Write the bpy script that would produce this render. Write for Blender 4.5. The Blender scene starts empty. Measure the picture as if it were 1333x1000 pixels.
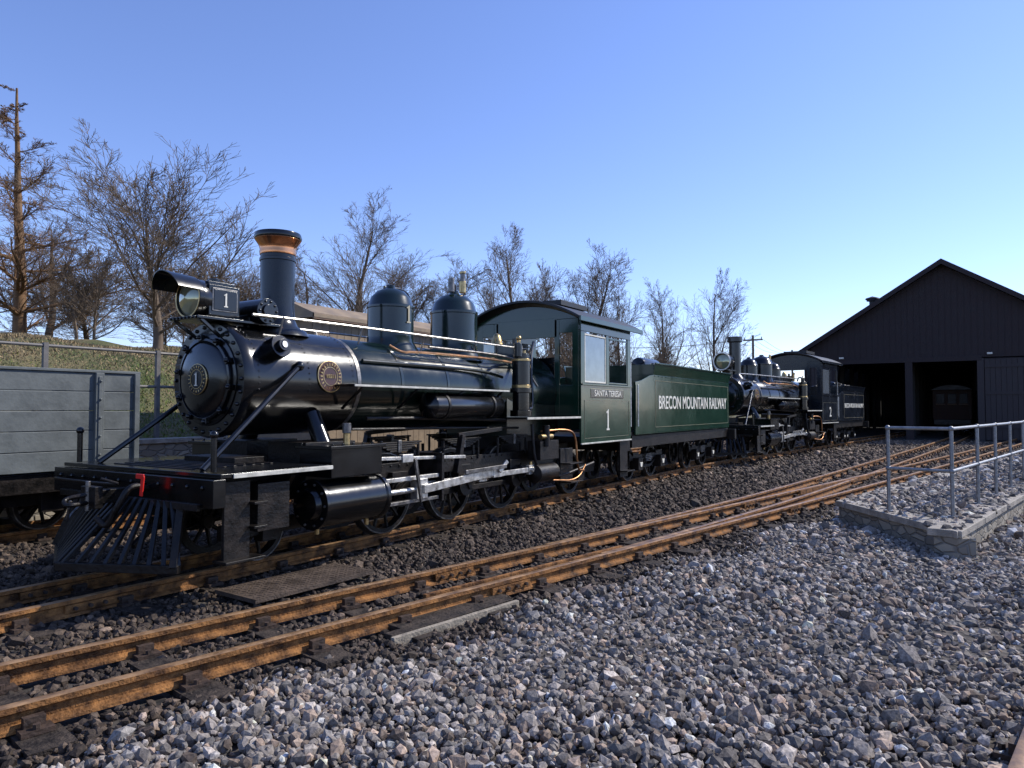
import bpy, bmesh, math, random
import numpy as np
from mathutils import Vector, Matrix
rnd = random.Random(7)
nprng = np.random.default_rng(5)
scene = bpy.context.scene
rad = math.radians

# ------------------------------------------------------------------ materials
def mat(name, col, rough=.5, metal=0., var=.25, scale=6., bump=0., bscale=60., coat=0., col2=None, spec=.5):
    m = bpy.data.materials.new(name); m.use_nodes = True
    nt = m.node_tree; N = nt.nodes; L = nt.links
    b = N['Principled BSDF']
    tc = N.new('ShaderNodeTexCoord')
    nz = N.new('ShaderNodeTexNoise'); nz.inputs['Scale'].default_value = scale; nz.inputs['Detail'].default_value = 6; nz.inputs['Roughness'].default_value = .65
    L.new(tc.outputs['Object'], nz.inputs['Vector'])
    cr = N.new('ShaderNodeValToRGB')
    cr.color_ramp.elements[0].position = .36; cr.color_ramp.elements[1].position = .64
    c1 = [c*(1-var) for c in col]; c2 = list(col2) if col2 else [min(1, c*(1+var)) for c in col]
    cr.color_ramp.elements[0].color = (*c1, 1); cr.color_ramp.elements[1].color = (*c2, 1)
    L.new(nz.outputs['Fac'], cr.inputs['Fac']); L.new(cr.outputs['Color'], b.inputs['Base Color'])
    mr = N.new('ShaderNodeMapRange'); mr.inputs[1].default_value = .3; mr.inputs[2].default_value = .7
    mr.inputs[3].default_value = rough*.75; mr.inputs[4].default_value = min(1, rough*1.35)
    L.new(nz.outputs['Fac'], mr.inputs[0]); L.new(mr.outputs[0], b.inputs['Roughness'])
    b.inputs['Metallic'].default_value = metal
    b.inputs['Specular IOR Level'].default_value = spec
    b.inputs['Coat Weight'].default_value = coat; b.inputs['Coat Roughness'].default_value = .06
    if bump > 0:
        n2 = N.new('ShaderNodeTexNoise'); n2.inputs['Scale'].default_value = bscale; n2.inputs['Detail'].default_value = 5
        L.new(tc.outputs['Object'], n2.inputs['Vector'])
        bp = N.new('ShaderNodeBump'); bp.inputs['Strength'].default_value = bump; bp.inputs['Distance'].default_value = .02
        L.new(n2.outputs['Fac'], bp.inputs['Height']); L.new(bp.outputs['Normal'], b.inputs['Normal'])
    return m

def attr_mat(name, rough=.8, bump=0.):
    m = bpy.data.materials.new(name); m.use_nodes = True
    nt = m.node_tree; N = nt.nodes; L = nt.links; b = N['Principled BSDF']
    a = N.new('ShaderNodeAttribute'); a.attribute_name = 'Col'
    tc = N.new('ShaderNodeTexCoord')
    nz = N.new('ShaderNodeTexNoise'); nz.inputs['Scale'].default_value = 70; nz.inputs['Detail'].default_value = 4
    L.new(tc.outputs['Object'], nz.inputs['Vector'])
    mr = N.new('ShaderNodeMapRange'); mr.inputs[1].default_value = .3; mr.inputs[2].default_value = .7; mr.inputs[3].default_value = .6; mr.inputs[4].default_value = 1.4
    L.new(nz.outputs['Fac'], mr.inputs[0])
    mx = N.new('ShaderNodeVectorMath'); mx.operation = 'SCALE'
    L.new(a.outputs['Color'], mx.inputs[0]); L.new(mr.outputs[0], mx.inputs['Scale'])
    L.new(mx.outputs[0], b.inputs['Base Color'])
    b.inputs['Roughness'].default_value = rough; b.inputs['Specular IOR Level'].default_value = .35
    if bump:
        bp = N.new('ShaderNodeBump'); bp.inputs['Strength'].default_value = bump; bp.inputs['Distance'].default_value = .01
        L.new(nz.outputs['Fac'], bp.inputs['Height']); L.new(bp.outputs['Normal'], b.inputs['Normal'])
    return m

M = {}
M['black'] = mat('gloss_black_paint', (.0035,.0037,.0042), .2, var=.4, scale=3, bump=.06, bscale=9, spec=.5, coat=.15)
M['frame'] = mat('oily_black_frame', (.005,.0046,.0043), .42, var=.5, scale=9, bump=.25, bscale=40, col2=(.018,.013,.01), spec=.3)
M['boiler'] = mat('boiler_cladding_green', (.004,.012,.0085), .2, var=.3, scale=3, bump=.06, bscale=6, spec=.55, coat=.25)
M['green'] = mat('dark_green_paint', (.009,.036,.02), .16, var=.15, scale=2.5, bump=.05, bscale=6, spec=.5, coat=.2)
M['navy'] = mat('blue_black_paint', (.008,.011,.016), .22, var=.3, scale=3, spec=.45)
M['roofblk'] = mat('cab_roof_black', (.012,.012,.013), .5, var=.3)
M['steel'] = mat('bright_steel', (.56,.54,.5), .34, metal=.8, var=.35, scale=14, bump=.1)
M['steel2'] = mat('worn_steel', (.18,.17,.16), .4, metal=.8, var=.5, scale=14, bump=.1)
M['slat'] = mat('pilot_slat_steel', (.01,.01,.011), .36, var=.5, scale=14, spec=.35)
M['copper'] = mat('polished_copper', (.68,.3,.14), .22, metal=1, var=.15)
M['pipe'] = mat('copper_pipe', (.5,.25,.11), .35, metal=.9, var=.3)
M['brass'] = mat('brass', (.5,.36,.17), .32, metal=1, var=.3, scale=20)
M['cream'] = mat('cream_lining', (.68,.65,.55), .5, var=.12, scale=20)
M['edge'] = mat('running_board_edge_paint', (.5,.48,.41), .45, var=.25, scale=12)
M['gold'] = mat('gold_lining', (.42,.37,.24), .45, var=.1)
M['glass'] = mat('lamp_glass', (.34,.33,.2), .08, metal=.5, var=.1, coat=1)
M['wglass'] = mat('window_glass', (.2,.23,.25), .04, metal=.5, var=.1)
M['red'] = mat('red_paint', (.7,.02,.012), .4, var=.15)
M['woodin'] = mat('cab_timber', (.13,.07,.03), .5, var=.3)
M['maroon'] = mat('plate_maroon', (.07,.025,.015), .35, var=.2)
M['rust'] = mat('rail_rust', (.11,.045,.015), .72, var=.55, scale=9, bump=.6, bscale=60, col2=(.34,.155,.05), spec=.25)
M['railtop'] = mat('rail_head', (.24,.13,.06), .4, metal=.35, var=.4, scale=7, col2=(.44,.26,.125))
M['chair'] = mat('rail_chair_iron', (.045,.026,.016), .7, var=.5, scale=20, bump=.3)
M['sleeper'] = mat('creosoted_sleeper', (.03,.023,.018), .85, var=.5, scale=10, bump=.8, bscale=50, col2=(.07,.053,.04), spec=.25)
M['plank'] = mat('weathered_plank', (.26,.22,.165), .8, var=.35, scale=15, bump=.5)
M['plate'] = mat('rusty_plate', (.07,.048,.033), .65, var=.4, scale=7, bump=.5, bscale=60)
M['wagon'] = mat('wagon_grey_paint', (.12,.133,.13), .55, var=.18, scale=4, bump=.12, bscale=30)
M['shed'] = mat('shed_dark_cladding', (.036,.027,.027), .75, var=.2, scale=3, bump=.2, spec=.3)
M['shedroof'] = mat('shed_roof_sheet', (.026,.025,.028), .6, var=.2)
M['sheddoor'] = mat('shed_door_boards', (.042,.033,.032), .75, var=.25)
M['inner'] = mat('shed_interior', (.03,.027,.025), .9, var=.3)
M['tan'] = mat('tan_boarding', (.26,.19,.12), .7, var=.25, scale=4, bump=.2)
M['conc'] = mat('concrete_coping', (.31,.275,.225), .85, var=.3, scale=7, bump=.6, bscale=70)
M['galv'] = mat('galvanised_pipe', (.24,.245,.25), .45, metal=.7, var=.25, scale=20)
M['fence'] = mat('old_fence_metal', (.15,.14,.13), .6, metal=.3, var=.3)
M['bark'] = mat('tree_bark', (.15,.112,.08), .9, var=.35, scale=2, spec=.2)
M['larch'] = mat('larch_bark', (.2,.12,.065), .9, var=.3, scale=2, spec=.2)
M['coach'] = mat('coach_brown', (.035,.016,.01), .6, var=.2, spec=.2)
M['stones'] = attr_mat('ballast_stone', .8, .35)
M['grass'] = attr_mat('grass_blades', .8)

def stone_mat():
    m = bpy.data.materials.new('rubble_masonry'); m.use_nodes = True
    nt = m.node_tree; N = nt.nodes; L = nt.links; b = N['Principled BSDF']
    tc = N.new('ShaderNodeTexCoord'); mp = N.new('ShaderNodeMapping'); mp.inputs['Scale'].default_value = (5,5,11)
    L.new(tc.outputs['Object'], mp.inputs[0])
    v = N.new('ShaderNodeTexVoronoi'); v.feature = 'DISTANCE_TO_EDGE'; v.inputs['Scale'].default_value = 1
    v2 = N.new('ShaderNodeTexVoronoi'); v2.inputs['Scale'].default_value = 1
    L.new(mp.outputs[0], v.inputs['Vector']); L.new(mp.outputs[0], v2.inputs['Vector'])
    cr = N.new('ShaderNodeValToRGB'); cr.color_ramp.elements[0].color = (.15,.125,.095,1); cr.color_ramp.elements[1].color = (.4,.35,.27,1)
    L.new(v2.outputs['Color'], cr.inputs[0])
    r2 = N.new('ShaderNodeValToRGB'); r2.color_ramp.elements[0].position = .02; r2.color_ramp.elements[1].position = .09
    L.new(v.outputs['Distance'], r2.inputs[0])
    mx = N.new('ShaderNodeMix'); mx.data_type = 'RGBA'
    L.new(r2.outputs[0], mx.inputs[0]); mx.inputs[6].default_value = (.2,.18,.15,1); L.new(cr.outputs[0], mx.inputs[7])
    L.new(mx.outputs[2], b.inputs['Base Color']); b.inputs['Roughness'].default_value = .9
    bp = N.new('ShaderNodeBump'); bp.inputs['Strength'].default_value = .8; bp.inputs['Distance'].default_value = .03
    L.new(r2.outputs[0], bp.inputs['Height']); L.new(bp.outputs[0], b.inputs['Normal'])
    return m
M['masonry'] = stone_mat()

# ------------------------------------------------------------------ assembly helper
class Asm:
    def __init__(s, name, loc=(0,0,0), rotz=0., sc=1.):
        s.name = name
        s.e = bpy.data.objects.new(name, None); s.e.empty_display_size = .3
        scene.collection.objects.link(s.e)
        s.e.location = loc; s.e.rotation_euler = (0,0,rotz); s.e.scale = (sc,sc,sc)
        s.parts = {}
    def raw(s, part, m, vs, fs):
        p = s.parts.setdefault(part, dict(v=[], f=[], m=[], mats=[]))
        if m not in p['mats']: p['mats'].append(m)
        mi = p['mats'].index(m); o = len(p['v'])
        p['v'].extend([tuple(v) for v in vs])
        for f in fs: p['f'].append([i+o for i in f]); p['m'].append(mi)
    def box(s, part, m, c, size, rot=None):
        x,y,z = [d/2 for d in size]
        vs = [Vector((a*x,b*y,d*z)) for a in (-1,1) for b in (-1,1) for d in (-1,1)]
        if rot is not None: vs = [rot @ v for v in vs]
        vs = [v+Vector(c) for v in vs]
        s.raw(part, m, vs, [(0,1,3,2),(4,6,7,5),(0,4,5,1),(2,3,7,6),(0,2,6,4),(1,5,7,3)])
    def bar(s, part, m, p0, p1, h, t):
        p0 = Vector(p0); p1 = Vector(p1); d = p1-p0; L = d.length; d.normalize()
        side = Vector((0,0,1)).cross(d)
        if side.length < .01: side = Vector((0,1,0))
        side.normalize(); up = d.cross(side)
        rot = Matrix((d, side, up)).transposed()
        s.box(part, m, (p0+p1)/2, (L, t, h), rot)
    def lathe(s, part, m, o, axis, prof, n=28, closed=False, arc=None):
        ax = Vector(axis).normalized()
        u = Vector((0,0,1)) if abs(ax.z) < .9 else Vector((1,0,0))
        u = (u-ax*u.dot(ax)).normalized(); w = ax.cross(u); o = Vector(o)
        vs = []; fs = []; k = len(prof)
        for r,h in prof:
            for i in range(n):
                a = 2*math.pi*i/n
                vs.append(o+ax*h+(u*math.cos(a)+w*math.sin(a))*max(r,1e-5))
        rng = k if closed else k-1
        for j in range(rng):
            j2 = (j+1) % k
            for i in range(n):
                i2 = (i+1) % n
                fs.append((j*n+i, j*n+i2, j2*n+i2, j2*n+i))
        if not closed:
            if prof[0][0] > .001: fs.append(tuple(range(n)))
            if prof[-1][0] > .001: fs.append(tuple((k-1)*n+i for i in range(n)))
        s.raw(part, m, vs, fs)
    def cyl(s, part, m, p0, p1, r, r1=None, n=20):
        p0 = Vector(p0); p1 = Vector(p1)
        s.lathe(part, m, p0, p1-p0, [(r,0),(r if r1 is None else r1,(p1-p0).length)], n)
    def tube(s, part, m, pts, r, n=8):
        pts = [Vector(p) for p in pts]
        if len(pts) > 2:
            for _ in range(2):
                q = [pts[0]]
                for a,b in zip(pts[:-1], pts[1:]): q += [a.lerp(b,.25), a.lerp(b,.75)]
                q.append(pts[-1]); pts = q
        vs = []; fs = []; prev = None
        for i,p in enumerate(pts):
            d = (pts[min(i+1,len(pts)-1)]-pts[max(i-1,0)]).normalized()
            if prev is None: u = d.orthogonal().normalized()
            else: u = (prev-d*prev.dot(d)).normalized()
            prev = u; w = d.cross(u)
            for k in range(n):
                a = 2*math.pi*k/n; vs.append(p+(u*math.cos(a)+w*math.sin(a))*r)
        for i in range(len(pts)-1):
            for k in range(n):
                k2 = (k+1) % n; fs.append((i*n+k, i*n+k2, (i+1)*n+k2, (i+1)*n+k))
        fs.append(tuple(range(n))); fs.append(tuple((len(pts)-1)*n+k for k in range(n)))
        s.raw(part, m, vs, fs)
    def prism(s, part, m, poly, axis, c0, c1):
        n = len(poly)
        f = {'x': lambda a,b,c: (c,a,b), 'y': lambda a,b,c: (a,c,b), 'z': lambda a,b,c: (a,b,c)}[axis]
        vs = [f(a,b,c0) for a,b in poly]+[f(a,b,c1) for a,b in poly]
        fs = [tuple(range(n)), tuple(range(n,2*n))]+[(i,(i+1)%n,n+(i+1)%n,n+i) for i in range(n)]
        s.raw(part, m, vs, fs)
    def ball(s, part, m, c, r, n=10, sq=1.):
        prof = [(r*math.sin(math.pi*i/8), -r*sq*math.cos(math.pi*i/8)) for i in range(9)]
        s.lathe(part, m, c, (0,0,1), prof, n)
    def text(s, txt, loc, size, rot, m, sx=1., name='lettering', serif=0.):
        c = bpy.data.curves.new(name, 'FONT'); c.body = txt; c.size = size; c.extrude = .003; c.offset = size*.012
        c.align_x = 'CENTER'; c.align_y = 'CENTER'
        o = bpy.data.objects.new(name, c); scene.collection.objects.link(o)
        o.parent = s.e; o.location = loc; o.rotation_euler = rot; o.scale = (sx,1,1)
        c.materials.append(m)
    def finish(s, bevel=None, nobevel=()):
        for pn,p in s.parts.items():
            me = bpy.data.meshes.new(pn); me.from_pydata(p['v'], [], p['f'])
            for m in p['mats']: me.materials.append(m)
            me.polygons.foreach_set('material_index', p['m'])
            bm = bmesh.new(); bm.from_mesh(me); bmesh.ops.recalc_face_normals(bm, faces=bm.faces)
            bm.to_mesh(me); bm.free()
            me.polygons.foreach_set('use_smooth', [True]*len(me.polygons))
            me.set_sharp_from_angle(angle=rad(38))
            o = bpy.data.objects.new(pn, me); scene.collection.objects.link(o); o.parent = s.e
            if bevel and pn not in nobevel:
                b = o.modifiers.new('bevel','BEVEL'); b.width = bevel; b.segments = 2; b.limit_method = 'ANGLE'
                b.angle_limit = rad(42); b.use_clamp_overlap = False; b.harden_normals = True

FACE_NEAR = (rad(90),0,0)
FACE_FRONT = (rad(90),0,rad(-90))
ONE = [(-.16,-.5),(.16,-.5),(.16,-.43),(.07,-.41),(.07,.5),(.02,.5),(-.06,.42),(-.17,.37),(-.17,.31),(-.06,.34),(-.06,-.41),(-.16,-.43)]
def one(A, m, c, h, axis):
    cx,cy,cz = c
    if axis == 'near': A.prism('numeral', m, [(cx+a*h,cz+b*h) for a,b in ONE], 'y', cy-.003, cy+.003)
    else: A.prism('numeral', m, [(cy-a*h,cz+b*h) for a,b in ONE], 'x', cx-.003, cx+.003)

# ------------------------------------------------------------------ terrain height
def sm(t): t = np.clip(t,0,1); return t*t*(3-2*t)
def gz(x, y):
    x = np.asarray(x, float); y = np.asarray(y, float)
    f = .92-.56*sm((x-10)/26)
    h = .95*sm((y-10.0)/.35)+1.95*np.clip((y-10.2)/4.8,0,1)+.11*np.clip(y-15,0,25)
    h = h+.12*np.sin(x*.9+y*.5)*np.clip((y-10.5)/3,0,1)+.06*np.sin(x*2.3-y*1.7)*np.clip((y-10.5)/3,0,1)
    return -.15+h*f

# ------------------------------------------------------------------ tracks
def yc_loco(x):
    x = np.asarray(x, float)
    return np.where(x < 15, 5.5, 5.5-.108*np.where(x<19, (x-15)**2/8, (x-17)))
def yc1(x):
    x = np.asarray(x, float); return 4.16-.19*x+.0005*x*x
def yc2(x):
    x = np.asarray(x, float)
    d = np.where(x<13, .0042*np.clip(x-3,0,None)**2, .42+.084*(x-13)); return yc1(x)+d
def yc3(x):
    return -.463-.17*(np.asarray(x,float)-3.14)
def ycw(x): return 8.8+0*np.asarray(x,float)

RAILP = [(-.028,-.004),(-.02,0),(.02,0),(.028,-.004),(.03,-.03),(.009,-.042),(.009,-.085),(.042,-.1),(.045,-.115),(-.045,-.115),(-.042,-.1),(-.009,-.085),(-.009,-.042),(-.03,-.03)]
SLEEP = []
def track(name, yc, x0, x1, rx0=None, dz=0., sl=1.3, smax=1e9, smod=0.):
    A = Asm(name); rx0 = x0 if rx0 is None else rx0
    xs = np.arange(rx0, x1, .5)
    for s in (-1,1):
        vs = []; fs = []; n = len(RAILP)
        for x in xs:
            y = float(yc(x)); h = math.atan2(float(yc(x+.05)-yc(x-.05)), .1)
            nx,ny = -math.sin(h), math.cos(h)
            for a,b in RAILP:
                o = s*.32+a
                vs.append((x+nx*o, y+ny*o, b+dz))
        top = []
        for i in range(len(xs)-1):
            for k in range(n):
                k2 = (k+1)%n; q = (i*n+k,i*n+k2,(i+1)*n+k2,(i+1)*n+k)
                (top if k in (0,1,2) else fs).append(q)
        fs.append(tuple(range(n))); fs.append(tuple((len(xs)-1)*n+k for k in range(n)))
        A.raw('rail', M['rust'], vs, fs); A.raw('rail', M['railtop'], vs, top)
    x = x0+.2+smod
    while x < min(x1,smax):
        y = float(yc(x)); h = math.atan2(float(yc(x+.05)-yc(x-.05)), .1)
        rot = Matrix.Rotation(h+rnd.uniform(-.03,.03),3,'Z')
        L = sl+rnd.uniform(-.12,.1)
        A.box('sleepers', M['sleeper'], (x,y,-.182+rnd.uniform(-.01,.008)), (.2+rnd.uniform(-.02,.02),L,.12), rot)
        SLEEP.append((x,y,h,L/2))
        for s in (-1,1):
            cx,cy = x-math.sin(h)*s*.32, y+math.cos(h)*s*.32
            A.box('chairs', M['chair'], (cx,cy,-.108), (.13,.24,.022), rot)
            for q in (-1,1):
                px,py = cx-math.sin(h)*q*.052, cy+math.cos(h)*q*.052
                A.box('chairs', M['chair'], (px,py,-.078), (.085,.04,.05), rot)
                A.cyl('chairs', M['chair'], (cx-math.sin(h)*q*.1,cy+math.cos(h)*q*.1,-.1),(cx-math.sin(h)*q*.1,cy+math.cos(h)*q*.1,-.075), .016, n=6)
        x += .68+rnd.uniform(-.04,.04)
    for fx in np.arange(rx0+3.1, x1, 5.6):
        for s in (-1,1):
            y = float(yc(fx)); h = math.atan2(float(yc(fx+.05)-yc(fx-.05)), .1)
            for q in (-1,1):
                o = s*.32+q*.024
                rot = Matrix.Rotation(h,3,'Z')
                A.box('fishplates', M['rust'], (fx-math.sin(h)*o, y+math.cos(h)*o, -.063+dz), (.42,.022,.05), rot)
                for b in (-.15,-.05,.05,.15):
                    px = fx+math.cos(h)*b-math.sin(h)*o; py = y+math.sin(h)*b+math.cos(h)*o
                    A.cyl('fishplates', M['chair'], (px,py,-.063+dz),(px-math.sin(h)*q*.035,py+math.cos(h)*q*.035,-.063+dz), .014, n=6)
    A.finish()
track('railway_track', yc_loco, -6, 60)
track('railway_track', yc1, -4, 60)
track('railway_track', yc2, 15.5, 60, rx0=5.95, dz=-.003)
track('railway_track', yc3, 1.0, 40, smax=3.6, smod=.35)
track('railway_track', ycw, -8, 24)
A = Asm('point_check_rail')
for off,x0,x1 in ((-.24,3.9,6.6),(.24,12,16)):
    pts = [(x, float(yc1(x))+off, -.03) for x in np.arange(x0,x1,.4)]
    for a,b in zip(pts[:-1],pts[1:]): A.bar('rail', M['rust'], a, b, .07, .035)
A.finish()

A = Asm('crossing_plate')
A.box('plate', M['plate'], (3.95,4.52,-.085), (1.15,.5,.03), Matrix.Rotation(-.05,3,'Z'))
for i in range(23):
    for j in range(10):
        x = -.53+i*.048; y = -.215+j*.048
        A.box('chequer', M['plate'], (3.95+x+.05*y,4.52+y-.05*x,-.069), (.03,.008,.005), Matrix.Rotation(.8 if (i+j)%2 else -.8,3,'Z'))
A.finish()
A = Asm('timber_boards')
A.box('board_dark', M['sleeper'], (4.0,3.03,-.115), (1.05,.16,.05), Matrix.Rotation(-.15,3,'Z'))
A.box('board_light', M['plank'], (3.88,2.86,-.125), (1.15,.035,.06), Matrix.Rotation(-.17,3,'Z'))
A.box('board_mid', M['sleeper'], (3.9,2.935,-.12), (1.12,.085,.05), Matrix.Rotation(-.15,3,'Z'))
A.finish(bevel=.004)

# ------------------------------------------------------------------ ground
def axis_coords(lo, hi, fine0, fine1, step):
    a = list(np.arange(fine0, fine1, step)); x = fine0; s = step; L = []
    while x > lo: s *= 1.3; x -= s; L.append(x)
    x = fine1; s = step; Rr = [fine1]
    while x < hi: s *= 1.3; x += s; Rr.append(x)
    return np.array(L[::-1]+a+Rr)
gx = axis_coords(-900,1500,-12,45,.5); gy = axis_coords(-900,1500,-14,26,.25)
XX,YY = np.meshgrid(gx,gy,indexing='ij'); ZZ = gz(XX,YY)
vs = np.stack([XX,YY,ZZ],-1).reshape(-1,3); ny = len(gy)
fs = [(i*ny+j,(i+1)*ny+j,(i+1)*ny+j+1,i*ny+j+1) for i in range(len(gx)-1) for j in range(ny-1)]
me = bpy.data.meshes.new('ground'); me.from_pydata(vs.tolist(), [], fs); me.polygons.foreach_set('use_smooth',[True]*len(fs))
g = bpy.data.objects.new('ground', me); scene.collection.objects.link(g)
def ground_mat():
    m = bpy.data.materials.new('ground_ballast_and_turf'); m.use_nodes = True
    nt = m.node_tree; N = nt.nodes; L = nt.links; b = N['Principled BSDF']
    tc = N.new('ShaderNodeTexCoord'); sp = N.new('ShaderNodeSeparateXYZ'); L.new(tc.outputs['Object'], sp.inputs[0])
    v = N.new('ShaderNodeTexVoronoi'); v.inputs['Scale'].default_value = 16; L.new(tc.outputs['Object'], v.inputs['Vector'])
    cr = N.new('ShaderNodeValToRGB'); cr.color_ramp.elements[0].color = (.02,.017,.014,1); cr.color_ramp.elements[1].color = (.12,.102,.086,1)
    L.new(v.outputs['Color'], cr.inputs[0])
    nz = N.new('ShaderNodeTexNoise'); nz.inputs['Scale'].default_value = .8; nz.inputs['Detail'].default_value = 8; nz.inputs['Roughness'].default_value=.7
    L.new(tc.outputs['Object'], nz.inputs['Vector'])
    gr = N.new('ShaderNodeValToRGB'); gr.color_ramp.elements[0].position = .4; gr.color_ramp.elements[1].position = .6
    gr.color_ramp.elements[0].color = (.065,.08,.022,1); gr.color_ramp.elements[1].color = (.17,.13,.065,1)
    L.new(nz.outputs['Fac'], gr.inputs[0])
    mr = N.new('ShaderNodeMapRange'); mr.inputs[1].default_value = 9.9; mr.inputs[2].default_value = 10.3
    L.new(sp.outputs['Y'], mr.inputs[0])
    mx = N.new('ShaderNodeMix'); mx.data_type = 'RGBA'; L.new(mr.outputs[0], mx.inputs[0]); L.new(cr.outputs[0], mx.inputs[6]); L.new(gr.outputs[0], mx.inputs[7])
    L.new(mx.outputs[2], b.inputs['Base Color']); b.inputs['Roughness'].default_value = .95
    bp = N.new('ShaderNodeBump'); bp.inputs['Strength'].default_value = .8; bp.inputs['Distance'].default_value = .04
    L.new(v.outputs['Distance'], bp.inputs['Height']); L.new(bp.outputs[0], b.inputs['Normal'])
    return m
me.materials.append(ground_mat())

PLAT = [(8.1,.05),(9.95,1.35),(21,-.75),(21,-2.35)]
def in_poly(x,y,P):
    r = np.ones(len(x),bool)
    n = len(P)
    for i in range(n):
        ax,ay = P[i]; bx,by = P[(i+1)%n]
        r &= ((bx-ax)*(y-ay)-(by-ay)*(x-ax)) <= 0
    return r

def mk_mesh(name, V, F, C, m, smooth=False):
    me = bpy.data.meshes.new(name)
    nv = len(V); nf = len(F); k = F.shape[1]
    me.vertices.add(nv); me.vertices.foreach_set('co', V.astype(np.float32).ravel())
    me.loops.add(nf*k); me.loops.foreach_set('vertex_index', F.astype(np.int32).ravel())
    me.polygons.add(nf); me.polygons.foreach_set('loop_start', np.arange(0,nf*k,k,dtype=np.int32))
    me.polygons.foreach_set('use_smooth', np.full(nf, smooth))
    if C is not None:
        a = me.color_attributes.new('Col','FLOAT_COLOR','POINT')
        a.data.foreach_set('color', np.concatenate([C,np.ones((nv,1))],1).astype(np.float32).ravel())
    me.update(calc_edges=True)
    me.materials.append(m); return me
def big_mesh(name, V, F, C, m, smooth=False):
    o = bpy.data.objects.new(name, mk_mesh(name,V,F,C,m,smooth)); scene.collection.objects.link(o); return o

# gravel stones
pts = []; sz = []
for r0,r1,den,sr in ((1.0,5,1350,.0205),(5,9,800,.0245),(9,16,320,.034),(16,36,75,.05)):
    n = int(.5*1.75*(r1*r1-r0*r0)*den)
    r = np.sqrt(nprng.uniform(r0*r0,r1*r1,n)); a = rad(32.3)+nprng.uniform(-.875,.875,n)
    pts.append(np.stack([r*np.cos(a), r*np.sin(a)],1)); sz.append(sr*np.exp(nprng.normal(0,.3,n)))
P = np.concatenate(pts); S = np.concatenate(sz)
keep = (P[:,1] < 9.7)
for yc,x0 in ((yc_loco,-6),(yc1,-4),(yc2,6),(yc3,1),(ycw,-8)):
    d = np.abs(np.abs(P[:,1]-yc(P[:,0]))-.325)
    keep &= ~((d < .055) & (P[:,0] > x0))
for (x,y,h,hl) in SLEEP:
    dx = P[:,0]-x; dy = P[:,1]-y
    u = dx*math.cos(h)+dy*math.sin(h); w = -dx*math.sin(h)+dy*math.cos(h)
    ins = (np.abs(u) < .11) & (np.abs(w) < hl+.01)
    keep &= ~(ins & (nprng.random(len(P)) < np.where(np.abs(w) < .45, .6, .45)*rnd.uniform(.5,1.4)))
for (cx,cy,hx,hy,a) in ((3.95,4.52,.58,.26,-.05),(3.95,2.96,.58,.16,-.15)):
    dx = P[:,0]-cx; dy = P[:,1]-cy; u = dx*math.cos(a)+dy*math.sin(a); w = -dx*math.sin(a)+dy*math.cos(a)
    keep &= ~((np.abs(u)<hx)&(np.abs(w)<hy)&(nprng.random(len(P))<.95))
P = P[keep]; S = S[keep]; n = len(P)
onp = in_poly(P[:,0],P[:,1],PLAT)
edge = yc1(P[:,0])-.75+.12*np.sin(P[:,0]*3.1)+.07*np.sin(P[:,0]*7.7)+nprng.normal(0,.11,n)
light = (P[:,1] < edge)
Z = -.15+nprng.uniform(-.014,.026,n)+.018*np.sin(P[:,0]*2.1+P[:,1]*1.3)*light
Z = np.where(onp, .1+nprng.uniform(-.01,.012,n), Z)
S = np.where(light, S, S*.88)
ph = (1+5**.5)/2
ico = np.array([(-1,ph,0),(1,ph,0),(-1,-ph,0),(1,-ph,0),(0,-1,ph),(0,1,ph),(0,-1,-ph),(0,1,-ph),(ph,0,-1),(ph,0,1),(-ph,0,-1),(-ph,0,1)])/1.902
icf = np.array([(0,11,5),(0,5,1),(0,1,7),(0,7,10),(0,10,11),(1,5,9),(5,11,4),(11,10,2),(10,7,6),(7,1,8),(3,9,4),(3,4,2),(3,2,6),(3,6,8),(3,8,9),(4,9,5),(2,4,11),(6,2,10),(8,6,7),(9,8,1)])
V = np.repeat(ico[None],n,0)*(1+nprng.normal(0,.17,(n,12,1)))
V *= nprng.uniform(.55,1.35,(n,1,3))
q = nprng.normal(size=(n,4)); q /= np.linalg.norm(q,axis=1,keepdims=True); w,x,y,z = q.T
Rm = np.stack([1-2*(y*y+z*z),2*(x*y-z*w),2*(x*z+y*w),2*(x*y+z*w),1-2*(x*x+z*z),2*(y*z-x*w),2*(x*z-y*w),2*(y*z+x*w),1-2*(x*x+y*y)],1).reshape(n,3,3)
V = np.einsum('nij,nkj->nki',Rm,V)*S[:,None,None]
V += np.concatenate([P,Z[:,None]],1)[:,None,:]
base = np.array([.215,.185,.158])
val = np.exp(nprng.normal(0,.5,n))
C = base[None]*val[:,None]
tint = nprng.random(n)
C *= np.where((tint<.2)[:,None], np.array([1.12,.96,.84]), np.where((tint>.75)[:,None], np.array([.93,.98,1.03]), 1.))
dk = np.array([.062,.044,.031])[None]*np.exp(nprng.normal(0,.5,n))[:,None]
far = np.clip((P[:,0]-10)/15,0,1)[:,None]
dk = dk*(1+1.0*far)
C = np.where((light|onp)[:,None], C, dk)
C = np.clip(C,0,.55)
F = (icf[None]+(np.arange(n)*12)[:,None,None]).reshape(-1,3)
big_mesh('gravel', V.reshape(-1,3), F, np.repeat(C,12,0), M['stones'])

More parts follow.
